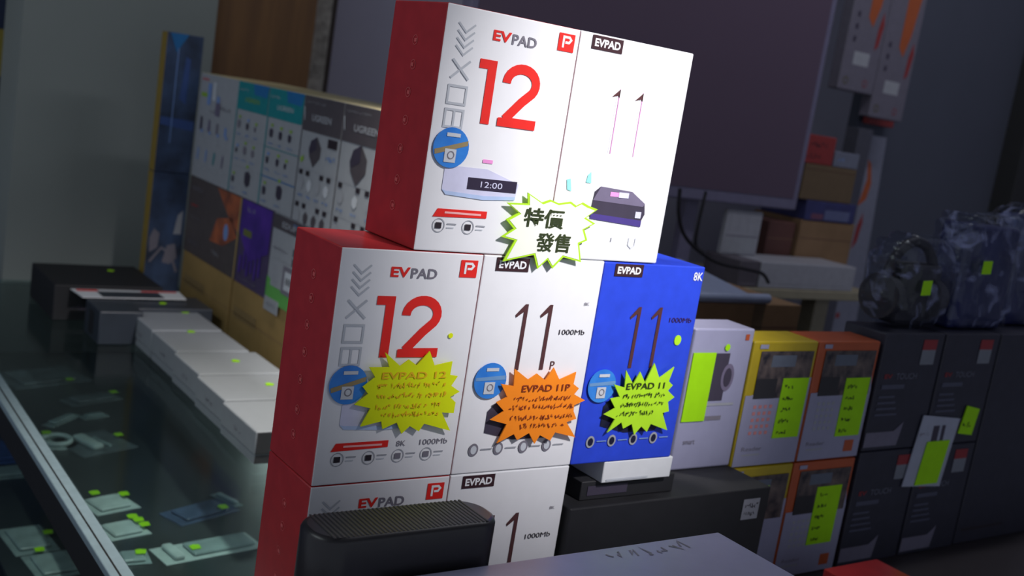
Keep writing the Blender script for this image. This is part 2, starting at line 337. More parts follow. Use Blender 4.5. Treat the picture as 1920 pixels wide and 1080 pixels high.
def art12(t, lit):
    rp = redp
    N = lambda: Art((0, 0, 0))
    A = N()
    A.text('EV', 46, 177, 18, 8.5, rp, 1, bold=0.03); A.text('PAD', 65, 176.5, 25, 8.5, inkgrey, 1, bold=0.02)
    A.build('brand_print', t); A = N()
    A.rect(112, 179, 129, 194, rp, 1); A.stroke([(117, 182), (117, 191), (123, 191), (125, 189), (123, 186.5), (119, 186.5)], 2.1, white, 2)
    A.build('logo_print', t); A = N()
    # 1
    A.poly([(37, 161), (54, 161), (54, 109), (45.5, 109), (45.5, 153.5), (37, 153.5)], rp, 1)
    # 2
    pts = [(66, 145)] + [(81 + 15 * math.cos(R(t)), 146 + 12 * math.sin(R(t))) for t in range(175, -46, -15)] + [(84, 131), (69, 115)]
    A.stroke(pts, 8.2, rp, 1); A.poly([(62, 109), (101, 109), (101, 117), (71, 117), (62, 116)], rp, 2)
    A.build('numeral_print', t); A = N()
    # vertical BOX lettering and chevrons
    for i, y in enumerate((103, 122)):
        A.stroke([(11, y), (28, y), (28, y + 14), (11, y + 14)], 2, boxg, 1, True)
        if i == 0: A.stroke([(19.5, y + 1), (19.5, y + 13)], 2, boxg, 1)
    A.stroke([(11, 142), (28, 157)], 2, boxg, 1); A.stroke([(11, 157), (28, 142)], 2, boxg, 2)
    for q in range(4): A.stroke([(28, 168 + 6 * q), (20, 161 + 6 * q), (12, 168 + 6 * q)], 1.6, boxg, 1)
    A.build('side_lettering', t); A = N()
    # printed player, display, red bar, feature icons
    A.poly([(18, 52), (22, 48), (60, 46), (92, 48), (94, 62), (60, 72), (30, 72), (18, 69)], lav, 1)
    A.poly([(18, 52), (22, 48), (60, 46), (92, 48), (92, 51), (60, 49.5), (22, 51)], mat('pale blue edge print', (176, 196, 232), 0.5), 2)
    A.rect(42, 54, 92, 64, mat('printed black display', (50, 42, 62), 0.3), 2); A.text('12:00', 55, 56.5, 22, 5, lav, 3)
    A.rect(54, 77, 64, 80, pinkp, 1)
    A.build('device_picture', t); A = N()
    A.poly([(13, 29), (17, 36), (66, 36.5), (66, 30.5)], rp, 1); A.rect(24, 32.3, 60, 34, mat('pale red print', (246, 176, 176), 0.5), 2)
    if not lit: A.text('8K', 74, 30.5, 9, 5, inkgrey, 1); A.text('1000Mb', 97, 30.5, 28, 5, inkgrey, 1)
    for i, x in enumerate((20, 49) if lit else (20, 49, 77, 105)):
        A.ring(x, 22, 6, 0.7, inkmid, 1); A.rect(x - 3.2, 19.5, x + 2.6, 24.5, ink if i < 2 else inkgrey, 2)
        A.rect(x + 8, 23, x + 17, 24.2, inkmid, 1); A.rect(x + 8, 20, x + 15, 21, inklight, 1)
    A.build('feature_print', t)

def sticker(parent, x, z, y=-0.0012, rz=1.0, gold=True):
    A = Art((x, y, z)); n = 30; A.slab([(17 * math.cos(2 * math.pi * k / n), 16.5 * math.sin(2 * math.pi * k / n)) for k in range(n)], 0.0006, stblue)
    gm = stgold if gold else mat('faded sticker band', (108, 150, 196), 0.4)
    A.poly([(-16, -2.5), (-15, -6.5), (15.5, 3), (15.5, 7)], gm, 3) if gold else A.poly([(-16, 3), (-16, 0), (16, 1), (15.5, 5)], gm, 3)
    A.rect(-6, -12, 5, -1, inklight, 4); A.ring(0, -6, 3.4, 0.9, inkgrey, 5); A.rect(-6, 9, 7, 12, inklight, 4)
    return A.build('round_sticker', parent)

def stand(x, z, label, tagkind=None, lit=False, stk=True, y=0.77):
    t = thing('media_player_box', label, 'box', (x, y, z), 'upright media player boxes in the stack')
    carton(0.1343, 0.088, 0.1994, [red, red, white, red, red, red], t)
    art12(t, lit)
    # small white marks down the red side
    A = Art((0, 0.088, 0), (0, -1, 0), (0, 0, 1))
    pk = mat('faded pink side print', (206, 92, 92), 0.5)
    for q, zz in enumerate((30, 52, 78, 102, 125, 148, 168)):
        A.ring(44 + (q % 2) * 2, zz, 4.2, 0.6, pk, 0, 14); A.rect(42.5, zz - 1.6, 46.5, zz + 1.4, pk, 0)
    A.build('side_print', t)
    if stk: sticker(t, 0.0205, 0.0865)
    return t

def art11(t, blue, lit=False):
    ik = brownfoil
    N = lambda: Art((0, 0, 0))
    A = N()
    A.rect(13, 186, 48, 198, tagbrown, 1); A.text('EVPAD', 16, 188.5, 29, 7, white, 2, bold=0.035); A.build('logo_print', t); A = N()
    if lit:  # washed-out numerals drawn as thin pale outlines, overexposure put into the print
        for x in (53, 80.5):
            A.poly([(x - 8, 148), (x + 1, 156), (x + 1, 148), (x - 1, 150)], brownfoil, 1); A.stroke([(x + 0.5, 156), (x + 1, 98)], 0.7, pinkp, 1); A.stroke([(x - 2, 150), (x - 1.5, 98)], 0.3, lav, 1)
    else:
        for x in (53, 80.5):
            A.poly([(x - 2.6, 96), (x + 1.6, 96), (x + 1.8, 157), (x - 1.6, 157), (x - 11, 147), (x - 10, 144.5), (x - 2.2, 150)], ik, 1)
        if not blue: A.text('P', 90, 96, 5, 8, ik, 1)
    A.build('numeral_print', t)
    A = N()
    if not lit:
        A.text('1000Mb', 94, 129 if not blue else 142, 30, 5, ink if not blue else mat('dark maroon print', (56, 30, 70), 0.5), 1)
    if blue: A.text('8K', 116, 185, 12.5, 8.5, white, 1, bold=0.012)
    elif not lit: A.text('8K', 118, 157, 6, 3, inkgrey, 1)
    if not lit: A.build('caption_print', t); A = N()
    # printed octagonal player
    if lit:
        A.poly([(42, 40), (44, 63), (50, 68), (88, 66), (106, 56), (108, 46), (104, 38)], devgrey, 1); A.poly([(43, 55), (50, 68), (88, 66), (106, 56), (104, 53)], devtop, 2)
        A.poly([(43, 38), (105, 34), (105, 40), (43, 43)], mat('printed violet shadow', (72, 58, 130), 0.5), 2); A.rect(96, 42, 103, 48, lav, 3); A.rect(62, 60, 72, 64, pinkp, 3); A.rect(72, 59.5, 84, 64.5, lav, 4)  # violet band is the pictured player's shadow, printed in the artwork
        A.poly([(12, 62), (17, 61), (14, 72), (10, 71)], cyanp, 1); A.poly([(32, 70), (38, 70), (36, 80), (33, 77)], cyanp, 1)
        A.stroke([(94, 23), (94, 16), (98, 13), (102, 16), (102, 23)], 0.9, inklight, 1); A.rect(72, 18, 73, 22, inkmid, 1)
        A.build('device_picture', t); return
    dv = mat('printed navy device', (24, 24, 52), 0.4) if blue else devgrey
    A.poly([(28, 38), (28, 58), (36, 66), (100, 64), (110, 54), (110, 40), (100, 30), (60, 30)], dv, 1); A.build('device_picture', t); A = N()
    for i, x in enumerate((19, 46, 74, 101)):
        A.ell(x, 22.5, 5.2, 6, inkmid if blue else inkgrey, 2); A.ell(x, 22.5, 3.2, 4, inklight if not blue else dv, 3); A.rect(x + 8, 22, x + 20, 23.2, inkmid if not blue else bluep, 2)
    A.build('feature_print', t)

def stand11(x, z, label, blue=False, lit=False, y=0.77):
    t = thing('media_player_box', label, 'box', (x, y, z), 'upright media player boxes in the stack')
    if blue: carton(0.1305, 0.088, 0.1990, blueb, t)
    else: carton(0.1345, 0.088, 0.1994, [white2, white2, white, white2, white2, white2], t)
    art11(t, blue, lit)
    return t

STAR_Y = [(48.4,114.7),(64.2,102.9),(71.8,108.4),(80.1,103.2),(90.8,115.5),(97.5,102.9),(114.8,106.4),(114.5,94.3),(122.5,93.1),(117.3,84.7),(126.8,79.1),(117.8,74.5),(124.2,69.5),(124.0,59.8),(111.7,60.8),(123.1,43.7),(95.5,51.4),(91.3,44.7),(81.7,49.9),(74.7,43.4),(68.5,53.7),(55.7,48.5),(53.6,55.4),(34.8,51.6),(41.8,67.1),(26.6,70.7),(37.8,79.5),(32.0,85.7),(42.3,93.6),(35.5,102.2),(54.2,102.0)]
STAR_O = [(46.9,98.8),(64.0,88.4),(72.8,93.8),(83.3,87.4),(91.0,99.2),(99.6,87.6),(118.1,94.6),(117.3,83.0),(124.7,78.6),(120.1,72.9),(134.5,66.6),(122.3,62.2),(122.9,56.3),(127.8,48.6),(116.6,45.9),(130.3,30.2),(105.0,36.3),(100.8,28.5),(87.6,34.5),(83.0,26.3),(74.6,37.3),(62.3,31.2),(57.5,37.1),(40.3,29.3),(47.8,46.9),(29.1,51.8),(42.5,59.4),(32.6,67.9),(43.6,72.6),(34.7,84.9),(48.8,82.6)]
STAR_G = [(44.3,95.4),(56.8,80.9),(63.1,93.5),(72.0,82.1),(79.8,102.1),(89.8,86.6),(107.4,97.7),(103.5,83.0),(109.9,78.8),(104.8,73.2),(115.2,66.2),(107.6,61.5),(111.2,51.4),(102.9,50.1),(113.9,31.3),(89.5,39.1),(86.1,31.0),(77.3,37.2),(69.9,28.6),(64.1,40.3),(53.8,35.9),(50.2,42.5),(34.2,32.8),(41.3,46.1),(26.1,51.5),(38.8,57.4),(30.6,67.2),(42.3,68.5),(32.4,81.4),(46.3,77.9)]
STAR_U = [(-33.5,56.5),(-16.6,49.0),(-8.0,52.2),(1.8,49.6),(15.0,52.1),(21.9,48.8),(28.8,52.4),(36.1,49.8),(46.4,47.5),(34.6,39.0),(46.3,34.4),(34.9,28.3),(40.4,18.6),(31.9,15.0),(37.4,-1.7),(16.3,2.0),(6.2,-8.8),(-1.0,-1.1),(-10.4,-9.8),(-16.6,2.7),(-48.5,-4.7),(-39.6,14.2),(-54.2,16.7),(-42.5,24.4),(-51.8,31.8),(-39.8,38.5),(-53.6,46.2),(-31.6,47.1)]
def star_tag(parent, pts, m_, border, lines, penm, seed, bw=0.0, cjk=False, label=None):
    cx = sum(p[0] for p in pts) / len(pts); cy = sum(p[1] for p in pts) / len(pts)
    A = Art((0, 0, 0), base=0.0045, step=0.0003)
    inn = [(cx + (x - cx) * 0.93, cy + (y - cy) * 0.93) for x, y in pts]
    A.slab(pts[::-1] if False else pts, 0.0012, border, 0)
    A.poly([(x, y) for x, y in inn], m_, 5) if bw else None
    if cjk:
        A.text('特價', -34, 27, 44, 17, olive, 7, bold=0.02); A.text('發售', -17, 6, 38, 17, olive, 7, bold=0.02)
    for i, ln in enumerate(lines):
        if isinstance(ln[0], str): A.text(ln[0], ln[1], ln[2], ln[3], ln[4], penm, 7, rot=ln[5] if len(ln) > 5 else 0, bold=0.012)
        else: A.scribble(*ln, penm, 7, seed=seed + i, sw=1.0)
    # a little stack of foam behind the card holds it off the box
    foam = mat('white foam pad', (200, 200, 196), 0.8)
    px = max(8, cx) if cx < 20 else cx
    A2 = Art((0, 0, 0), base=0.0005); A2.slab([(px - 6, cy - 6), (px + 6, cy - 6), (px + 6, cy + 6), (px - 6, cy + 6)], 0.0038, foam)
    o = A.build('price_tag', parent, label); A2.build('foam_pad', o); return o

# bottom row (z 0), middle row (z .2), top row (z .4)
X0 = 0.394
stand(X0, 0.0, 'white and red player box numbered 12 at the bottom, mostly hidden by the black player')
stand11(X0 + 0.1350, 0.0, 'white box with maroon label directly under the box with orange tag')
b12 = stand(X0, 0.2, 'white and red box numbered 12 bearing the yellow starburst price card')
b11 = stand11(X0 + 0.1350, 0.2, 'white box numbered 11 bearing the orange starburst price card'); sticker(b11, 0.025, 0.087, gold=False)
bbl = stand11(X0 + 0.2702, 0.2, 'royal blue box numbered 11 bearing a small green starburst card', blue=True); sticker(bbl, 0.0205, 0.079, gold=False)
u12 = stand(0.4582, 0.4, 'white and red box numbered 12 on the top row of the stack', lit=True)
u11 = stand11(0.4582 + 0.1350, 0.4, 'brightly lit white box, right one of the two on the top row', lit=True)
star_tag(b12, STAR_Y, neony, neony, [('EVPAD 12', 48, 92, 62, 6), (45, 84, 64, 5), (46, 75, 66, 5), (46, 66, 64, 5), (52, 59, 54, 4.5)], neony_o, 5, label='neon yellow starburst price card')
star_tag(b11, STAR_O, neono, neono, [('EVPAD 11P', 58, 77, 55, 6.5), (49, 68, 68, 5), (47, 60, 74, 5), (50, 50, 72, 5), (62, 42, 52, 5)], neono_d, 21, label='neon orange starburst price card')
for q in range(0): pass
star_tag(bbl, STAR_G, neong, neong, [('EVPAD 11', 48, 76, 50, 6.5), (44, 67, 60, 5), (44, 58, 56, 5), (42, 49, 46, 5)], olive, 41, label='neon green starburst price card')
star_tag(u11, STAR_U, washed_card, neong, [], olive, 61, bw=1, cjk=True, label='neon green starburst price card with its centre painted overexposed')
# dot stickers
k = Art((0, 0, 0)); k.ell(112, 128, 2.3, 2.3, neony, 3); k.build('dot_sticker', b12)
k = Art((0, 0, 0)); k.slab([(110 + 4.6 * math.cos(R(20 * i)), 124 + 5.2 * math.sin(R(20 * i))) for i in range(18)], 0.0006, neong); k.build('dot_sticker', bbl)

# ------------------------------------------------------------------ things under and beside the blue box
t = thing('black_carton', 'large black carton under the blue box and the white camera box', 'box', (0.668, 0.763, 0.0))
k = MB(); k.box(0, 0, 0, 0.285, 0.147, 0.1575, blackm, 0.0015); k.build('carton', t)
A = Art((0, 0, 0)); A.rect(244, 122, 270, 146, mat('darkened white label', (150, 150, 160), 0.6), 1); A.scribble(246, 135, 22, 6, ink, 2, 3); A.scribble(246, 126, 20, 5, ink, 2, 4); A.build('label_print', t)  # label white darkened in its colour, standing in for low light
t = thing('flat_box', 'thin dark flat box lying between the black carton and a white tray', 'box', (0.690, 0.778, 0.1577))
k = MB(); k.box(0, 0, 0, 0.125, 0.079, 0.0198, blackm, 0.001); k.build('carton', t); 
A = Art((0, 0, 0)); A.rect(8, 5, 60, 15, devgrey, 1); A.build('front_print', t)
t = thing('flat_box', 'thin white flat box directly beneath the blue box', 'box', (0.708, 0.7705, 0.1777))
k = MB(); k.box(0, 0, 0, 0.092, 0.086, 0.0221, white2, 0.001); k.build('carton', t)
A = Art((0, 0, 0)); A.rect(5, 2, 60, 4, inklight, 1); A.build('front_print', t)

def green_label(parent, x0, x1, z0, z1, n, y=0.0, slant=0, label=None):
    A = Art((0, y, 0), base=0.0008); A.slab([(x0, z0), (x1, z0), (x1 + slant, z1), (x0 + slant, z1)], 0.0008, neongd)
    for i in range(n):
        zz = z1 - (i + 0.8) * (z1 - z0) / (n + 0.3); A.scribble(x0 + 5, zz - 2, (x1 - x0) * 0.35, 5, olive, 5, seed=i + int(x0), sw=1.3)
    return A.build('price_label', parent, label)

YG = 0.828
t = thing('camera_box', 'white camera box with tall green price label, just right of the blue box', 'box', (0.858, YG, 0.158))
lilac = mat('lilac white card', (152, 152, 180), 0.35, 0.5, var=0.03)
k = MB(); k.box(0, 0, 0, 0.094, 0.045, 0.163, lilac, 0.002); k.build('carton', t)
A = Art((0, 0, 0)); A.rect(28, 80, 60, 135, devgrey, 1); A.ell(62, 107, 10, 16, devtop, 2); A.ell(62, 107, 6, 11, devgrey, 3); A.rect(2, 57, 64, 62, inkgrey, 1); A.text('smart', 12, 30, 18, 5, inkgrey, 1); A.rect(38, 74, 80, 77, inkmid, 1)
A.rect(80, 150, 86, 157, org, 1); A.build('front_print', t)
green_label(t, 2, 37, 57, 136, 0, label='plain bright green price label')
k = Art((0, 0, 0)); k.ell(53, 142, 4, 4, neongd, 4); k.build('dot_sticker', t)

def phonebox(x, z, m_, kind, label, wdt=0.112, tagr=(60, 106, 34, 108)):
    t = thing('tablet_box', label, 'box', (x, YG, z), 'yellow and orange boxes with green labels')
    k = MB(); k.box(0, 0, 0, wdt, 0.05, 0.1525, m_, 0.002); k.build('carton', t)
    W = wdt * 1000; A = Art((0, 0, 0)); A.poly([(1.5, 1.5), (W - 1.5, 1.5), (W - 1.5, 90 if kind == 'o' else 108), (W - 16 if kind == 'y' else W - 5, 108), (10, 88), (1.5, 88)], lilac, 1)
    sc = mat('printed dark scene', (34, 32, 42), 0.4, rgb2=(110, 96, 92), scale=70)
    A.rect(14, 84, W - 6, 141, sc, 2); A.rect(14, 84, 50, 108, blackp, 3)
    A.rect(34, 122, 76, 136, mat('printed skyline', (120, 110, 96) if kind == 'o' else (96, 104, 120), 0.5), 3)
    g = redp if kind == 'y' else org
    for i in range(4):
        for j in range(5): A.rect(18 + 9 * i, 40 + 8 * j, 23 + 9 * i, 44 + 8 * j, mat('faded red print', (200, 130, 130), 0.5) if kind == 'y' else inkmid, 2)
    A.text('Reader', 12, 20, 34, 5, inkgrey, 2); A.rect(14, 14, 44, 16, inkmid, 2); A.rect(10, 144, 24, 149, lilac, 2)
    if kind == 'o': A.rect(86, 9, 104, 24, org, 2)
    A.build('front_print', t); x0, x1, z0, z1 = tagr; green_label(t, x0, x1, z0, z1, 5); return t
phonebox(0.955, 0.154, yel, 'y', 'upper yellow box with green label between white and orange boxes')
phonebox(0.955, 0.0, yel, 'y', 'lower yellow box standing under the other yellow one', tagr=(34, 74, 60, 128))
phonebox(1.069, 0.154, org, 'o', 'upper orange box with green label to the right of yellow', wdt=0.118, tagr=(63, 110, 30, 106))
phonebox(1.069, 0.0, org, 'o', 'lower orange box standing under the other orange one', wdt=0.118, tagr=(52, 100, 40, 118))

# dark boxes further right
nav = mat('near black navy card', (46, 46, 60), 0.45, 0.4, var=0.12)
def darkbox(x, z, label, seed):
    t = thing('speaker_box', label, 'box', (x, YG, z), 'dark boxes at the right of the display')
    k = MB(); k.box(0, 0, 0, 0.128, 0.065, 0.158, nav, 0.002); k.build('carton', t)
    A = Art((0, 0, 0)); A.rect(82, 136, 112, 150, mat('dull red print', (140, 44, 50), 0.5), 1); A.rect(82, 116, 112, 136, mat('darkened grey print', (120, 124, 136), 0.5), 1)  # grey print darkened in the colour for low light at this end
    A.text('EV', 14, 98, 16, 6, mat('dull red print', (140, 44, 50)), 1, bold=0.03); A.text('TOUCH', 38, 97, 44, 8, mat('slate print', (108, 110, 128), 0.5), 1)
    A.rect(12, 84, 60, 90, mat('dark slate print', (76, 78, 98), 0.5), 1)
    for i in range(4): A.rect(10, 48 + 8 * i, 56 - 4 * i, 51 + 8 * i, MATS['dark slate print'], 1)
    A.poly([(0.5, 6), (70, 6), (76, 38), (58, 26), (0.5, 26)], mat('grey purple print', (112, 108, 128), 0.5), 1)
    A.build('front_print', t); return t
darkbox(1.195, 0.159, 'dark navy box in the upper row, beside the orange box', 1)
darkbox(1.327, 0.159, 'dark navy box in the upper row, second from the orange box', 2)
darkbox(1.195, 0.0, 'dark navy box in the lower row, beside the orange box', 3)
darkbox(1.327, 0.0, 'dark navy box in the lower row, second from the orange box', 4)
t = thing('price_card', 'long white price card with green sticker hanging on dark boxes', 'card', (1.296, 0.8265, 0.105))
k = Art((0, 0, 0)); k.slab([(0, 0), (88, -6), (100, 92), (14, 100)], 0.0012, mat('darkened white card', (164, 168, 188), 0.5)); k.build('card', t)  # card white darkened in its colour for the low light here
k = Art((0, 0, 0), base=0.0018); k.rect(42, 52, 56, 84, devgrey, 0); k.rect(62, 52, 70, 84, devgrey, 0); k.scribble(14, 70, 22, 6, inkgrey, 0, 6); k.build('card_print', t)
green_label(t, 26, 78, 0, 62, 0, y=-0.0015, slant=8)
t = thing('price_card', 'green price note at the dark right edge of the display', 'card', (1.400, 0.8265, 0.175))
k = Art((0, 0, 0)); k.slab([(0, 0), (34, -4), (40, 34), (8, 40)], 0.0012, neongd); k.scribble(6, 8, 20, 8, olive, 6, 2); k.build('card', t)

# plastic wrapped goods on the dark boxes
film = glassmat('crinkled clear film', (0.86, 0.88, 0.94), 0.5, 0.16, 0.9, 28)
painted_glints(film, (150, 156, 196))
def blob(cx, cy, cz, rx, ry, rz_, m_, seed, amp=0.06, n=28, sq=0.6):
    rd = random.Random(seed); ph = [(rd.uniform(2, 7), rd.uniform(2, 7), rd.uniform(0, 6)) for _ in range(6)]; vs = []; fs = []
    for i in range(n + 1):
        th = math.pi * i / n
        for j in range(2 * n):
            p = math.pi * j / n; x = math.sin(th) * math.cos(p); y = math.sin(th) * math.sin(p); z = math.cos(th)
            sg = lambda q: math.copysign(abs(q) ** sq, q)
            d = 1 + amp * sum(math.sin(f1 * x * 2 + f2 * z * 2 + f3) for f1, f2, f3 in ph) / 3
            vs.append((cx + rx * sg(x) * d, cy + ry * sg(y) * d, cz + rz_ * sg(z) * d))
    m2 = 2 * n
    for i in range(n):
        for j in range(m2): fs.append([i * m2 + j, (i + 1) * m2 + j, (i + 1) * m2 + (j + 1) % m2, i * m2 + (j + 1) % m2])
    k = MB(); k.mesh(vs, fs, m_, True); return k
t = thing('wrapped_headphones', 'dark round headphones in crinkled clear bag with green sticker', 'headphones', (1.275, 0.868, 0.3175), 'goods in crinkled plastic bags')
k = MB(); N = 24
dk = mat('dull black leatherette', (44, 42, 50), 0.6, var=0.15)
k.tube([(0.052 * math.cos(R(q)), 0.0, 0.052 + 0.062 * math.sin(R(q))) for q in range(-30, 211, 10)], 0.007, dk, 10); k.build('headband', t)
for sx in (-1, 1):
    k = MB(); k.cyl((sx * 0.048 - 0.012, 0, 0.040), (sx * 0.048 + 0.012, 0, 0.040), 0.030, dk, 24, 0.026); k.build('ear_cup', t)
k = MB(); k.box(-0.03, -0.012, 0.004, 0.055, 0.02, 0.085, dk, 0.006); k.build('card_insert', t)
blob(0, 0, 0.062, 0.070, 0.034, 0.062, film, 3, 0.06).build('plastic_film', t)
k = Art((-0.0275, -0.0395, 0.050)); k.slab([(0, 0), (19, 1), (18, 20), (0, 19)], 0.001, neongd); k.build('price_sticker', t)
bl = mat('deep blue packet', (34, 40, 92), 0.45, 0.5, rgb2=(26, 30, 66), scale=12)
t = thing('wrapped_packet', 'tall deep blue packet in clear plastic with green sticker', 'packet', (1.425, 0.875, 0.3175), 'goods in crinkled plastic bags')
k = MB(); k.box(-0.062, -0.022, 0.0, 0.066, 0.022, 0.145, bl, 0.006, 3); k.build('packet', t)
blob(0, 0, 0.080, 0.073, 0.035, 0.080, film, 8, 0.04, sq=0.35).build('plastic_film', t)
k = Art((-0.040, -0.0385, 0.081)); k.slab([(0, 0), (21, 1), (20, 19), (0, 18)], 0.001, neongd); k.build('price_sticker', t)
t = thing('wrapped_packet', 'blue packet cut by the right edge of the picture', 'packet', (1.595, 0.90, 0.3175), 'goods in crinkled plastic bags')
k = MB(); k.box(-0.06, -0.022, 0.0, 0.066, 0.022, 0.165, bl, 0.006, 3); k.build('packet', t)
blob(0, 0, 0.088, 0.078, 0.035, 0.090, film, 12, 0.05, sq=0.4).build('plastic_film', t)

# counter that carries the right hand group
t = thing('side_counter', 'dark laminate counter carrying the yellow, orange and dark boxes', 'counter', (1.45, 0.95, -0.95))
lam = mat('dark laminate', (58, 52, 56), 0.5)
k = MB(); k.box(-0.455, -0.30, 0.92, 0.62, 0.40, 0.9498, lam, 0.002); k.build('worktop', t)
k = MB(); k.box(-0.44, -0.27, 0.0, 0.60, 0.37, 0.9195, lam, 0.002); k.build('cabinet', t)
t = thing('dark_box', 'black box at the extreme lower right of the display', 'box', (1.462, 0.83, 0.0))
k = MB(); k.box(0, 0, 0, 0.22, 0.12, 0.3165, nav, 0.002); k.build('carton', t)
A = Art((0, 0, 0)); A.rect(10, 20, 120, 24, ink, 0); A.build('front_print', t)
t = thing('red_box', 'small red carton on the counter at the bottom edge of picture', 'box', (1.06, 0.69, 0.0))
k = MB(); k.box(0, 0, 0, 0.10, 0.06, 0.052, red, 0.0015); k.build('carton', t)
A = Art((0, 0, 0)); A.rect(10, 14, 80, 34, redp, 0); A.build('front_print', t)

# ------------------------------------------------------------------ black player and white carton in front
t = thing('media_player', 'black media player with ribbed rounded top in front of the stack', 'electronics', (0.412, 0.650, 0.150))
rib = mat('ribbed black plastic', (58, 56, 58), 0.5, 0.4, var=0.05)
def rounded_prism(x0, y0, x1, y1, z0, z1, r, mt, edge=0.004):
    pts = []
    for cx, cy, a0 in ((x1 - r, y1 - r, 0), (x0 + r, y1 - r, 90), (x0 + r, y0 + r, 180), (x1 - r, y0 + r, 270)):
        for q in range(0, 91, 10): pts.append((cx + r * math.cos(R(a0 + q)), cy + r * math.sin(R(a0 + q))))
    cxm = (x0 + x1) / 2; cym = (y0 + y1) / 2; n = len(pts); k = MB()
    def ring(z, ins): return [((x - cxm) * (1 - ins / ((x1 - x0) / 2)) + cxm, (y - cym) * (1 - ins / ((y1 - y0) / 2)) + cym, z) for x, y in pts]
    lv = [(z0, edge), (z0 + edge, 0), (z1 - edge, 0), (z1 - edge * .3, edge * .3), (z1, edge)]
    vs = [];
    for z, i in lv: vs += ring(z, i)
    fs = [[l * n + q, l * n + (q + 1) % n, (l + 1) * n + (q + 1) % n, (l + 1) * n + q] for l in range(len(lv) - 1) for q in range(n)]
    k.mesh(vs, fs, mt, True); k.face(ring(z0, edge)[::-1], mt); k.face(ring(z1, edge), mt); return k
rounded_prism(-0.080, -0.026, 0.074, 0.024, 0.0, 0.072, 0.022, blackp).build('body', t)
k = MB()
for i in range(36):
    x = -0.068 + i * 0.0036
    k.box(x, -0.022, 0.0716, x + 0.0018, 0.020, 0.0725, rib, 0.0002, 1)
k.build('top_ribs', t)
t2 = thing('black_carton', 'black carton under the ribbed media player', 'box', (0.335, 0.622, 0.0005))
k = MB(); k.box(0, 0, 0, 0.145, 0.06, 0.1460, blackm, 0.0015); k.build('carton', t2)
A = Art((0, 0, 0)); A.rect(20, 40, 110, 60, devgrey, 0); A.build('front_print', t2)
t = thing('white_carton', 'white carton in front of the media player at the bottom edge', 'box', (0.384, 0.50, 0.0))
k = MB(); k.box(0, 0, 0, 0.33, 0.118, 0.192, lilac, 0.002); k.build('carton', t)
A = Art((0, 0, 0.192), (1, 0, 0), (0, 1, 0)); A.scribble(190, 96, 90, 16, inkgrey, 0, 9, 2.0); A.build('top_print', t)

# ------------------------------------------------------------------ row of printed cartons (faces look towards -X)
XC = 0.776
def cface(y1, z0): return dict(o=(0, 0, 0), u=(0, -1, 0), v=(0, 0, 1))
grp = 'white printed accessory cartons in one row'
def card_box(y1, y0, z0, z1, mt, label, fn, name='accessory_carton', group=grp, dx=0.0, dep=0.17, top=None):
    t = thing(name, label, 'box', (XC + dx, y1, z0), group)
    k = MB(); k.box(0, -(y1 - y0) + 0.001, 0, dep, 0, z1 - z0, [mt, mt, mt, mt, mt, top or mt], 0.0012); k.build('carton', t)
    A = Art((0, 0, 0), (0, -1, 0), (0, 0, 1)); fn(A, (y1 - y0) * 1000 - 1, (z1 - z0) * 1000); A.build('front_print', t); return t
grey = mat('grey white printed card', (160, 163, 170), 0.45, 0.4, var=0.04)
lit_lid = mat('lightened card lid', (222, 206, 160), 0.45, 0.4)  # lid colour lightened to carry the bright light on the carton tops
def fA(A, W, H):
    A.rect(50, H - 60, 70, H - 18, bluep, 1); A.rect(78, H - 50, 96, H - 14, inklight, 1); A.rect(100, H - 78, 126, H - 52, devtop, 1); A.rect(104, H - 52, 120, H - 40, bluep, 2)
    A.rect(14, H - 46, 50, H - 38, greenp, 1); A.text('UGREEN', 10, H - 14, 40, 5, redp, 1); A.scribble(120, H - 66, 60, 9, inkgrey, 1, 4); A.scribble(70, H - 74, 30, 6, inkgrey, 1, 5)
    for i in range(4):
        x = 22 + i * 46; A.poly([(x, 96), (x + 14, 98), (x + 13, 122 - i * 3), (x + 2, 124 - i * 3)], (devgrey, devtop, inkgrey, bluep)[i], 1); A.rect(x + 10, 92, x + 22, 98, bluep, 2)
        A.poly([(x + 2, 36), (x + 9, 36), (x + 12, 58), (x + 4, 62)], (bluep, bluep, teal, devtop)[i], 1); A.scribble(x, 76, 30, 5, inklight, 1, i); A.scribble(x, 22, 30, 5, inklight, 1, i + 9)
def fB(s, hd):
    def f(A, W, H):
        rd = random.Random(s)
        A.rect(0.5, H - 52, W - 0.5, H - 0.8, teal, 1); A.poly([(W * .5, H - 1), (W - 1, H - 1), (W - 8, H - 22), (W * .55, H - 20)], tealdk, 2)
        A.text('UGREEN', W * .28, H - 36, W * .46, 8, greenp if s == 1 else inklight, 3); A.scribble(8, H - 18, W * .3, 5, inklight, 3, s)
        A.rect(0.3, 0.5, 5, H - 52, teal, 1); A.rect(5, 52, W, 54, tealdk if s == 2 else inkmid, 1); A.rect(5, 104, W, 105.5, inkmid if s == 1 else teal, 1)
        for r in range(3):
            n = (3, 3, 2)[r]
            for i in range(n):
                x = 16 + i * (W - 24) / n + rd.uniform(-3, 3); y = (122, 76, 20)[r]; q = 11 + (r == 2 and i == 1) * 14 + rd.uniform(-2, 4)
                A.poly([(x, y + q * .3), (x + q * .45, y), (x + q, y + q * .2), (x + q * 1.05, y + q * .9), (x + q * .6, y + q * 1.15), (x, y + q)], devgrey if rd.random() < 0.75 else inkgrey, 2)
                A.scribble(x - 2, y - 12, 22, 4, bluep, 2, s * 9 + r * 3 + i, 1.2); A.rect(x + 4, y + q * 1.35, x + 14, y + q * 1.35 + 5, greenp if rd.random() < 0.6 else bluep, 2)
    return f
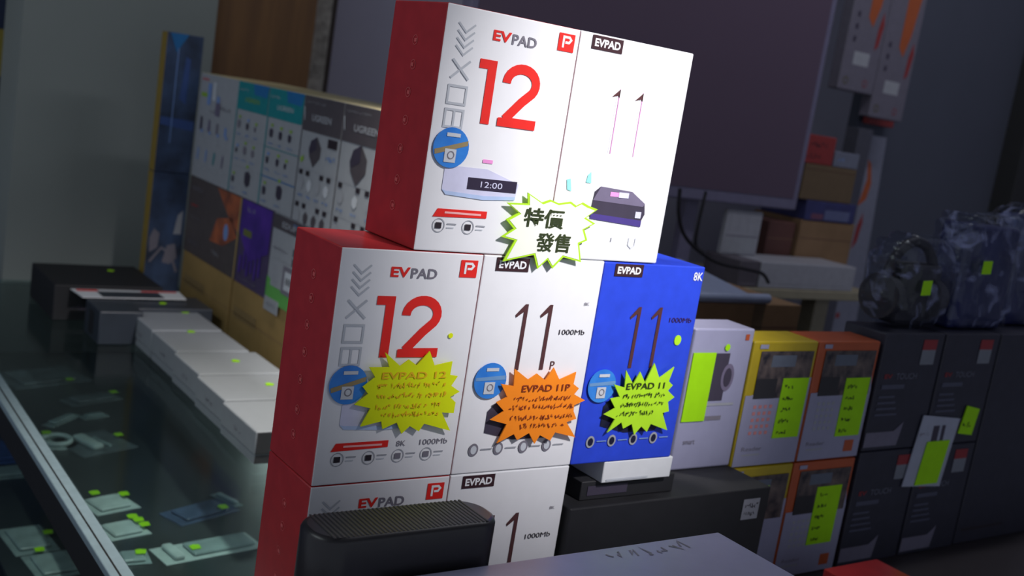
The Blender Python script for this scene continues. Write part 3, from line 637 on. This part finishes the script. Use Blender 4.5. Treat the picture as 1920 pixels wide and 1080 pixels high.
def fD(s):
    def f(A, W, H):
        A.rect(0.3, H - 58, W - 0.3, H - 0.8, hdr, 1); A.text('UGREEN', W * .24, H - 40, W * .5, 11, inkmid, 3, bold=0.03); A.scribble(10, H - 13, W * .5, 4, inkmid, 3, s)
        A.poly([(2, H - 20), (7, H - 40), (10, H - 42), (5, H - 20)], inklight, 3); A.rect(0.2, 0.5, 2.6, H - 58, ink, 2)
        q = 1.0 if s == 1 else 1.25; cx, cy = W * .42, H - 88
        A.poly([(cx - 24 * q, cy + 2), (cx - 18 * q, cy + 16 * q), (cx + 2, cy + 24 * q), (cx + 20 * q, cy + 8 * q), (cx + 20 * q, cy - 8 * q), (cx - 2, cy - 26 * q), (cx - 20 * q, cy - 10 * q)], hdr, 2)
        A.poly([(cx - 24 * q, cy + 2), (cx - 18 * q, cy + 16 * q), (cx + 2, cy + 24 * q), (cx + 4, cy + 4), (cx - 20 * q, cy - 6 * q)], devgrey, 3)
        A.rect(W - 42, H - 76, W - 8, H - 62, ink, 2); A.poly([(8, H - 104), (20, H - 98), (22, H - 106), (12, H - 112)], greenp, 2) if s == 1 else None
        A.scribble(W - 46, H - 98, 36, 9, bluep, 2, s + 2, 2)
        for zz in (H - 122, H - 176):
            A.rect(3, zz + 2, W - 1, zz + 3, inkmid, 1)
            for i in range(5):
                if (i + s) % 4 != 3: A.rect(10 + i * (W - 14) / 5, zz - 8, 24 + i * (W - 14) / 5, zz, ink, 2)
            for i in range(3 + (s == 1)):
                x = 14 + i * (W - 20) / (3 + (s == 1)); dk_ = hdr if (zz < H - 150 and i >= 1) else inklight if i % 2 else inkmid
                A.poly([(x, zz - 20), (x + 8, zz - 12), (x + 18, zz - 18), (x + 17, zz - 28), (x + 9, zz - 34), (x + 1, zz - 28)], dk_, 2); A.scribble(x, zz - 44, 20, 4, bluep, 2, i + s * 3, 1.5)
    return f
card_box(2.228, 2.018, 0.277, 0.486, grey, 'pale carton with small blue product pictures, leftmost of its row', fA, top=lit_lid)
card_box(2.017, 1.868, 0.277, 0.486, grey, 'teal topped accessory carton next to the pale one', fB(1, 0), top=lit_lid)
card_box(1.867, 1.717, 0.277, 0.486, grey, 'teal topped accessory carton next to the charcoal topped pair', fB(2, 0), top=lit_lid)
card_box(1.716, 1.568, 0.277, 0.486, grey, 'charcoal topped carton with small dark diamond hub, beside teal one', fD(1), top=lit_lid)
card_box(1.567, 1.400, 0.277, 0.486, grey, 'charcoal topped carton with large dark diamond hub, nearest its row end', fD(2), top=lit_lid)

def fK(A, W, H):
    A.poly([(W * .55, H - 1), (W - 1, H - 1), (W - 1, H * .55), (W * .78, H * .72)], mat('printed copper glow', (190, 104, 66), 0.5, rgb2=(120, 70, 56), scale=30), 1)
    A.poly([(W * .5, H * .3), (W * .75, H * .32), (W - 8, H * .5), (W * .85, H * .7), (W * .6, H * .62)], MATS['printed copper glow'], 1); A.ell(W * .78, H * .5, 12, 16, bluep, 2); A.rect(W - 7, 1, W - 1, H - 1, mat('tan print', (176, 150, 100), 0.5), 2)
    A.text('MARTECH', 20, H - 26, 60, 8, inkgrey, 2); A.scribble(24, H - 60, 40, 7, redp, 2, 1); A.scribble(24, H - 84, 60, 7, inkgrey, 2, 2); A.scribble(20, 20, 70, 9, inkgrey, 2, 3); A.scribble(W * .55, 24, 40, 9, inkmid, 2, 4)
def fP(A, W, H):
    A.poly([(1, H - 1), (W - 2, H - 1), (W - 2, H * .5), (W * .4, H * .3), (1, H * .6)], purp, 1); A.rect(20, H * .58, 60, H * .66, mat('olive print', (110, 116, 60), 0.5), 2); A.scribble(26, H - 20, 40, 9, inkmid, 2, 5)
    for i in range(6): A.rect(14 + i * 18, 20 + (i % 2) * 9, 24 + i * 18, 52 + (i % 3) * 12, purp, 2)
    A.scribble(20, 8, 90, 7, inkgrey, 2, 7)
def fG(A, W, H):
    A.rect(1, H - 26, W - 1, H - 1, hdr, 1); A.text('EDUP', 40, H - 20, 60, 10, inkmid, 2, bold=0.02); A.scribble(10, H - 62, 60, 6, inkgrey, 2, 3)
    A.poly([(1, 1), (W - 1, 1), (W - 1, 26), (W * .3, 30), (1, 44)], mat('fresh green print', (98, 172, 84), 0.5), 1)
    for i in range(4): A.rect(W * .66, H - 60 - i * 17, W * .95, H - 47 - i * 17, hdr, 2)
    A.rect(18, 30, W * .92, 78, grey, 2); A.rect(W * .45, 26, W * .9, 74, inkgrey, 3); A.rect(W * .52, 34, W * .83, 66, inklight, 4); A.text('888', W * .56, 44, W * .22, 12, ink, 5); A.rect(24, 36, 44, 70, inkmid, 3)
card_box(2.228, 1.935, 0.121, 0.2765, smoke, 'dark carton with copper glow picture under the pale carton', fK, 'printed_carton', 'printed cartons of the lower row')
card_box(1.934, 1.790, 0.121, 0.2765, mat('deep purple card', (78, 66, 100), 0.45), 'purple carton between the copper picture carton and the green one', fP, 'printed_carton', 'printed cartons of the lower row')
tg = card_box(1.786, 1.640, 0.121, 0.2765, grey, 'white and green carton with dark header beside the red stack', fG, 'printed_carton', 'printed cartons of the lower row')
k = Art((0, 0, 0), (0, -1, 0), (0, 0, 1), base=0.001); k.slab([(116, 108), (138, 106), (140, 126), (118, 130)], 0.0008, neongd); k.build('price_sticker', tg)
k = Art((0, 0, 0), (0, -1, 0), (0, 0, 1), base=0.001); k.slab([(2, -16), (62, -16), (62, 8), (2, 8)], 0.0006, grey); k.scribble(10, -8, 40, 8, inkmid, 4, 3); k.build('white_label', tg)
card_box(1.639, 1.400, 0.121, 0.2765, blackm, 'plain dark carton of the lower row hidden by the red stack', fK, 'printed_carton', 'printed cartons of the lower row')
def fN(A, W, H):
    A.rect(20, H * .45, W * .5, H * .62, mat('grey brown smudge print', (140, 116, 76), 0.7), 1); A.rect(1, H * .5, W - 1, H * .51, browndk, 1)
card_box(2.228, 1.95, 0.0, 0.1205, brown, 'plain brown cardboard carton at the far end on the counter', fN, 'cardboard_carton', 'brown cartons carrying the printed ones', dx=0.002)
card_box(1.948, 1.69, 0.0, 0.1205, brown, 'plain brown cardboard carton in the middle on the counter', fN, 'cardboard_carton', 'brown cartons carrying the printed ones', dx=0.004)
card_box(1.688, 1.40, 0.0, 0.1205, brown, 'plain brown cardboard carton nearest the red stack on the counter', fN, 'cardboard_carton', 'brown cartons carrying the printed ones', dx=0.0)

# ------------------------------------------------------------------ silver white phone boxes on the glass
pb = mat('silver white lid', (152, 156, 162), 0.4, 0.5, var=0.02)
pbs = mat('shade darkened silver side', (140, 144, 150), 0.5, 0.4, var=0.03)  # sides darkened in colour against the lid, standing in for their shade
pbe = mat('shade darkened box end', (64, 64, 68), 0.5)  # nearest box's end face coloured dark to paint its shade
rows = [(1.965, 1.832, 0.600, 'farthest'), (1.830, 1.702, 0.600, 'second from the far end'), (1.700, 1.577, 0.595, 'middle one'), (1.575, 1.452, 0.590, 'second nearest'), (1.450, 1.318, 0.585, 'nearest')]
for i, (y1, y0, x, lab) in enumerate(rows):
    h = 0.0505 - 0.001 * i
    t = thing('phone_box', 'flat silver white phone box on the glass, %s of five' % lab, 'box', (x, y1, 0.0), 'flat silver white phone boxes in a row')
    wd = 0.125 if i < 2 else 0.140
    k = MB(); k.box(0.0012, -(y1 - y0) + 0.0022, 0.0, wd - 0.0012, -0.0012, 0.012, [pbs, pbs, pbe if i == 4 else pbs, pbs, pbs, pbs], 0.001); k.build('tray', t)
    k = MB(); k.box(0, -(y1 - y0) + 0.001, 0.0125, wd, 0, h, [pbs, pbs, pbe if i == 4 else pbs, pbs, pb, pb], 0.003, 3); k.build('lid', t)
    A = Art((0, 0, 0), (0, -1, 0), (0, 0, 1)); A.scribble(48, 22, 30, 8, inkgrey, 0, 11 + i, 1.3); A.build('side_print', t)
    if i < 4:
        k = Art(((0.092, 0.058, 0.076, 0.088)[i], -0.06 + (0.05 if i in (0, 1) else 0.0), h), (1, 0, 0), (0, 1, 0)); k.slab([(0, 0), (11, -1), (15, 6), (9, 13), (2, 10)], 0.0008, neongd)
        k.scribble(-22, 14, 16, 5, inkmid, 0, i, 0.6); k.build('price_sticker', t)

t = thing('phone_box', 'dark slate phone box at the far end of the silver row', 'box', (0.535, 2.015, 0.0))
k = MB(); k.box(0, -0.095, 0, 0.075, 0, 0.06, [mat('slate blue card', (52, 58, 68), 0.35, 0.5), MATS['slate blue card'], MATS['slate blue card'], MATS['slate blue card'], blackm, MATS['slate blue card']], 0.002); k.build('carton', t)
A = Art((0, 0, 0), (0, -1, 0), (0, 0, 1)); A.rect(30, 8, 60, 50, blackm, 0); A.build('side_print', t)
t = thing('slate_box', 'dark slate carton with green sticker behind the silver phone boxes', 'box', (0.612, 2.055, 0.0))
k = MB(); k.box(0, -0.095, 0, 0.14, 0, 0.0575, MATS['slate blue card'], 0.002); k.build('carton', t)
k = Art((0.05, -0.06, 0.0575), (1, 0, 0), (0, 1, 0)); k.slab([(0, 0), (11, -1), (15, 6), (9, 14), (2, 10)], 0.0008, neongd); k.build('price_sticker', t)
A = Art((0, 0, 0), (0, -1, 0), (0, 0, 1)); A.rect(20, 20, 60, 30, blackm, 0); A.build('side_print', t)
t = thing('red_edged_leaflet', 'red and white edged flat leaflet lying across the slate boxes', 'leaflet', (0.530, 2.02, 0.0606))
k = Art((0, 0, 0), (1, 0, 0), (0, 1, 0), base=0); k.slab([(0, 0), (190, 0), (196, 62), (-6, 66)], 0.0016, white2); k.rect(2, 48, 40, 62, redp, 6); k.rect(120, 50, 188, 60, redp, 6); k.rect(36, 2, 150, 48, MATS['slate blue card'], 6); k.build('leaflet', t)
t = thing('black_box', 'wide flat matt black box with green sticker by the grey wall', 'box', (0.497, 2.285, 0.0))
k = MB(); k.box(0, -0.195, 0, 0.20, 0, 0.068, blackm, 0.002); k.build('carton', t)
k = Art((0.13, -0.06, 0.068), (1, 0, 0), (0, 1, 0)); k.slab([(0, 0), (11, -1), (15, 6), (9, 14), (2, 10)], 0.0008, neongd); k.build('price_sticker', t)
A = Art((0, -0.195, 0)); A.scribble(30, 20, 60, 10, devgrey, 0, 3); A.build('front_print', t)

# tall picture boxes beside the wall
art_n = mat('printed blue night picture', (30, 34, 44), 0.4, 0.5, rgb2=(70, 92, 130), scale=14)
for z0, z1, lab, kind in ((0.0, 0.276, 'lower tall box with dim grey white figures, standing behind cartons', 0), (0.2765, 0.556, 'upper tall box with a blue lightning picture, standing on its twin', 1)):
    t = thing('picture_box', lab, 'box', (0.702, 2.235, z0), 'tall picture boxes by the wall')
    gold = mat('ochre side card', (140, 116, 44), 0.5)
    k = MB(); k.box(0, 0, 0, 0.074, 0.035, z1 - z0 - 0.0006, [gold if z0 == 0 or True else art_n, art_n, art_n, art_n, art_n, art_n], 0.001); k.build('carton', t)
    A = Art((0, 0, 0))
    if kind: A.poly([(6, 278), (22, 240), (30, 256), (44, 279)], tealdk, 1); A.rect(24, 60, 26, 250, bluep, 2); A.poly([(2, 96), (70, 88), (70, 108), (2, 112)], mat('darkened blue print', (60, 84, 140), 0.5), 1); A.poly([(36, 150), (50, 140), (52, 230), (42, 236)], MATS['darkened blue print'], 1)  # blue band darkened in its colour for the low light
    else: A.poly([(6, 110), (22, 120), (24, 150), (12, 160), (4, 140)], inkgrey, 1); A.poly([(34, 90), (50, 86), (64, 100), (58, 130), (42, 126)], inkgrey, 1); A.poly([(52, 150), (68, 150), (68, 200), (58, 190)], inkmid, 1); A.stroke([(8, 90), (30, 120), (50, 110), (66, 70)], 5, inkgrey, 2)
    A.build('front_print', t)

# far goods glimpsed at the left edge
t = thing('hanging_goods', 'yellow topped hanging pack at the far left edge of view', 'package', (0.40, 2.75, 0.40))
k = MB(); k.box(-0.06, 0, 0, 0.11, 0.03, 0.105, mat('dull yellow card', (150, 134, 60), 0.6), 0.003); k.build('pack', t)
t = thing('hanging_goods', 'light blue pack glimpsed at the far left edge below yellow', 'package', (0.40, 2.75, 0.08))
k = MB(); k.box(-0.06, 0, 0, 0.118, 0.03, 0.21, mat('sky blue card', (90, 160, 190), 0.6, rgb2=(40, 60, 110), scale=16), 0.003); k.build('pack', t)
t = thing('back_shelf', 'dark shelving unit glimpsed past the wall at the left edge', 'shelf', (0.33, 2.79, -0.95))
k = MB(); k.box(-0.35, 0, 0, 0.19, 0.25, 2.5, mat('dark blue shelf panel', (46, 56, 84), 0.7), 0.003); k.build('panel', t)
for zz in (0.9, 1.3): 
    k = MB(); k.box(-0.35, -0.075, zz, 0.16, -0.001, zz + 0.02, MATS['dark blue shelf panel'], 0.002); k.build('shelf_board', t)

# ------------------------------------------------------------------ monitor, desk and clutter at the back right
YM = 1.55
t = thing('desk', 'pale edged desk behind the stack carrying the monitor', 'desk', (1.72, 1.70, -0.95))
dk1 = mat('pale beige desk edge', (150, 142, 122), 0.6)
k = MB(); k.box(-0.62, -0.21, 1.165, 0.36, 0.055, 1.185, dk1, 0.002); k.build('desktop', t)
for sx, sy in ((-0.58, -0.18), (0.20, -0.18), (-0.58, 0.01), (0.20, 0.01)):
    k = MB(); k.box(sx, sy, 0, sx + 0.045, sy + 0.04, 1.1645, dk1, 0.002); k.build('leg', t)
k = MB(); k.box(-0.53, 0.03, 0.6, 0.25, 0.045, 1.1, blackm, 0.001); k.build('modesty_panel', t)
t = thing('monitor', 'large dark screen monitor with slim grey frame behind the stack', 'monitor', (1.33, YM, 0.2355))
fr = mat('grey violet bezel', (112, 108, 134), 0.4, 0.5)
scr = mat('dark glossy screen', (92, 76, 94), 0.4, 0.4, var=0.04, scale=2)
k = MB()
x0, x1, z0, z1 = -0.365, 0.502, 0.158, 0.78
k.box(x0, 0, z0, x1, 0.03, z1, fr, 0.003); k.build('housing', t)
k = MB(); k.box(x0 + 0.014, -0.0012, z0 + 0.024, x1 - 0.016, -0.0002, z1 - 0.014, scr); k.build('screen', t)
k = MB(); k.box(0.215, 0.031, 0.005, 0.25, 0.05, 0.4, fr, 0.002); k.build('stand_post', t)
k = MB(); k.box(0.13, -0.02, 0.0, 0.30, 0.12, 0.0048, fr, 0.002); k.build('stand_base', t)
cab = mat('black cable', (30, 28, 34), 0.5)
def spline(P_, n=10):
    P_ = [Vector(p) for p in P_]; P_ = [P_[0]] + P_ + [P_[-1]]; out = []
    for i in range(1, len(P_) - 2):
        for q in range(n):
            u = q / n; p0, p1, p2, p3 = P_[i - 1:i + 3]
            out.append(0.5 * ((2 * p1) + (p2 - p0) * u + (2 * p0 - 5 * p1 + 4 * p2 - p3) * u * u + (3 * p1 - p0 - 3 * p2 + p3) * u ** 3))
    return out + [P_[-2]]
k = MB(); k.tube(spline([(1.395, 1.45, 0.42), (1.405, 1.45, 0.37), (1.438, 1.45, 0.328), (1.517, 1.45, 0.292), (1.608, 1.45, 0.280), (1.66, 1.455, 0.272), (1.70, 1.47, 0.252)]), 0.0035, cab)
tag(k.build('cable'), 'long black cable curving down to the white box on the desk', 'cable')
k = MB(); k.tube(spline([(1.466, 1.455, 0.42), (1.462, 1.455, 0.36), (1.465, 1.455, 0.32), (1.49, 1.455, 0.306)]), 0.003, cab)
tag(k.build('cable'), 'short black cable hanging straight beside the monitor post', 'cable')

def simple(name, label, cat, x, y, z, sx, sy, sz, m_, prints=None, group=None, part='body'):
    t = thing(name, label, cat, (x, y, z), group)
    k = MB(); k.box(0, 0, 0, sx, sy, sz, m_, 0.002); k.build(part, t)
    if prints:
        A = Art((0, 0, 0)); prints(A, sx * 1000, sz * 1000); A.build('front_print', t)
    return t
wd_ = mat('darkened white plastic', (160, 160, 170), 0.5)  # white darkened in its colour for low light, like materials further down
def pcal(A, W, H):
    A.rect(6, H * .42, W - 6, H * .44, inkgrey, 0); A.rect(8, H * .05, W - 8, H * .38, inkmid, 0)
    for i in range(4): A.rect(12 + i * 26, H * .5, 13.5 + i * 26, H * .95, inkmid, 0)
simple('desk_calendar', 'white ruled card standing on the boxes under the monitor', 'card', 1.644, 1.56, 0.2895, 0.104, 0.012, 0.092, wd_, pcal)
simple('grey_box', 'small dark violet grey box at the left end of the long white box', 'box', 1.640, 1.497, 0.2355, 0.0575, 0.10, 0.0535, mat('darkened violet grey card', (92, 86, 96), 0.6), lambda A, W, H: A.rect(6, 6, W - 6, 8, inkgrey, 0))
simple('white_box', 'long flat white box lying on the desk edge', 'box', 1.700, 1.495, 0.2355, 0.300, 0.10, 0.0535, wd_, lambda A, W, H: A.rect(10, 10, W - 10, 11, inkmid, 0))
bd = browndk
gm_ = mat('darkened grey metal', (84, 84, 96), 0.5, 0.5, metal=0.3)
pst = thing('metal_post', 'dark grey upright metal post beside the stacked brown cartons', 'post', (2.20, 1.72, -0.95))
k = MB(); k.box(-0.022, -0.02, 0.006, 0.03, 0.02, 1.54, gm_, 0.002); k.build('upright', pst)
k = MB(); k.box(-0.05, -0.05, 0, 0.055, 0.05, 0.0058, gm_, 0.001); k.build('foot_plate', pst)
rbm = mat('dull red brown card', (96, 62, 58), 0.7)
G_ = 'cartons stacked on the desk'
simple('brown_carton', 'dull reddish brown carton left of the tan one on the desk', 'box', 1.828, 1.61, 0.2355, 0.086, 0.12, 0.125, rbm, lambda A, W, H: A.rect(2, H * .7, W - 2, H * .71, bd, 0), G_)
simple('brown_carton', 'tan carton on the desk directly below the blue wrapper pack', 'box', 1.918, 1.60, 0.2355, 0.185, 0.14, 0.135, bd, lambda A, W, H: A.rect(2, H * .7, W - 2, H * .71, rbm, 0), G_)
bw_ = mat('darkened violet blue wrapper', (62, 66, 118), 0.45, rgb2=(50, 50, 92), scale=25)
simple('blue_pack', 'blue and white wrapper pack lying on the tan carton', 'package', 1.922, 1.598, 0.371, 0.170, 0.13, 0.044, bw_, lambda A, W, H: (A.rect(20, 4, 60, 16, mat('darkened pink print', (110, 70, 92), 0.5), 0), A.rect(64, 4, 150, 26, mat('darkened white print', (96, 102, 140), 0.5), 0)))
simple('brown_carton', 'upper plain brown carton beside the lower monitor corner', 'box', 1.895, 1.60, 0.4155, 0.175, 0.13, 0.078, mat('dull tan card', (104, 86, 66), 0.8), lambda A, W, H: A.rect(2, H * .85, W - 2, H * .86, rbm, 0), G_)
rdm = mat('dull orange red wrapper', (140, 50, 50), 0.5)
simple('red_pack', 'orange red wrapped pack beside the right edge of monitor', 'package', 1.875, 1.60, 0.494, 0.105, 0.12, 0.062, rdm, lambda A, W, H: (A.scribble(10, 10, 50, 12, ink, 0, 2), A.scribble(20, 36, 60, 12, ink, 0, 3)))
simple('white_label_box', 'small white labelled box right of the red pack', 'box', 1.984, 1.60, 0.494, 0.085, 0.10, 0.034, mat('darkened bluish card', (112, 116, 134), 0.6), lambda A, W, H: A.scribble(12, 10, 20, 12, bluep, 0, 3))

t = thing('cardboard_carton', 'brown carton behind the white camera box with papers on it', 'box', (1.17, 1.16, 0.0))
k = MB(); k.box(0, 0, 0, 0.262, 0.20, 0.276, bd, 0.0015); k.build('carton', t)
k = Art((0, 0, 0)); k.rect(2, 238, 260, 239.5, rbm, 0); k.rect(150, 200, 175, 276, MATS['dull tan card'], 0); k.build('tape_print', t)
t = thing('paper_tray', 'blue white paper tray with rolled front edge on the brown carton', 'tray', (1.17, 1.15, 0.2765))
pm = mat('darkened blue white plastic', (150, 160, 190), 0.45)
k = MB(); n = 16
for (ya, za, yb, zb) in ((0.02, 0.004, 0.18, 0.036),):
    k.face([(0, ya, za), (0.175, ya, za), (0.14, yb, zb), (0, yb, zb)], pm); k.face([(0, yb, zb - .003), (0.14, yb, zb - .003), (0.175, ya, za - .003), (0, ya, za - .003)], pm)
    k.face([(0.175, ya, za), (0.175, ya, za - .003), (0.14, yb, zb - .003), (0.14, yb, zb)], pm); k.face([(0, yb, zb), (0.14, yb, zb), (0.14, yb, zb - .003), (0, yb, zb - .003)], pm)
k.build('sheet', t)
k = MB(); k.cyl((0, 0.012, 0.0082), (0.180, 0.012, 0.0082), 0.008, pm, 16); k.build('rolled_edge', t)
k = MB(); k.box(0.02, 0.15, 0.0, 0.15, 0.17, 0.030, pm, 0.002); k.build('rear_support', t)

# right wall: freestanding display panel with hanging packs
t = thing('display_board', 'grey blue display board standing behind the wrapped goods', 'board', (2.55, 1.78, -0.95))
bdm = mat('grey blue board', (80, 83, 97), 0.75, 0.2, var=0.05, scale=3)
k = MB(); k.box(-0.285, 0, 0, 0.36, 0.03, 2.6, bdm, 0.002); k.build('panel', t)
k = MB(); k.box(0.361, -0.06, 0, 0.46, 0.03, 2.6, mat('very dark panel', (44, 44, 46), 0.7), 0.002); k.build('edge_panel', t)
t = thing('poster_strip', 'narrow white poster strip with dull red diamonds on the board', 'poster', (2.268, 1.772, 0.02))
k = Art((0, 0, 0)); ps = mat('darkened white poster', (126, 128, 146), 0.6)  # poster white darkened in its colour for the dim corner
k.slab([(0, 0), (150, 0), (110, 560), (-10, 560)], 0.002, ps); k.build('sheet', t)
orr = mat('dull orange print', (168, 84, 46), 0.6)
k = Art((0, 0, 0), base=0.0025); k.poly([(50, 380), (78, 400), (86, 440), (70, 490), (54, 500), (66, 450)], orr, 0); k.poly([(60, 270), (76, 290), (84, 340), (78, 366), (64, 330)], rdm, 0); k.rect(60, 200, 76, 214, rdm, 0); k.rect(56, 90, 70, 104, rdm, 0); k.text('SMART', 10, 520, 60, 10, inkgrey, 0); k.build('poster_print', t)
k = MB(); k.box(2.268, 1.752, 0.605, 2.37, 1.768, 0.632, rdm, 0.002); tag(k.build('red_strip'), 'dull red strip fixed across the display board', 'strip')
strip = mat('darkened lilac white pack', (108, 104, 118), 0.5)  # pack white toned down in the base colour for low light
for i, (x, z, lab) in enumerate(((2.055, 0.668, 'left long hanging socket pack with orange pattern above'), (2.185, 0.619, 'right long hanging socket pack reaching lower than its neighbour'))):
    t = thing('socket_strip_pack', lab, 'package', (x, 1.69, z), 'hanging socket strip packs')
    k = MB(); k.box(0, 0, 0, 0.128, 0.03, 0.42, strip, 0.003); k.build('pack', t)
    A = Art((0, 0, 0)); A.ring(22, 22, 9, 3, mat('dull olive print', (90, 86, 60), 0.5), 0); A.ring(92, 22, 9, 3, mat('dull maroon print', (130, 70, 80), 0.5), 0)
    A.poly([(60, 170), (80, 150), (96, 200), (110, 300), (60, 300)], orr, 0); A.poly([(100, 100), (112, 110), (120, 160), (112, 190), (102, 150)], rdm, 0)
    for q in range(3): A.rect(20, 110 + 28 * q, 30, 122 + 28 * q, devgrey, 0)
    A.rect(34, 60, 90, 90, inkmid, 0); A.build('front_print', t)
    k = MB(); k.tube([(0.064, 0.015, 0.42), (0.064, 0.02, 0.45), (0.064, 0.06, 0.46)], 0.003, gm_); k.build('hook', t)
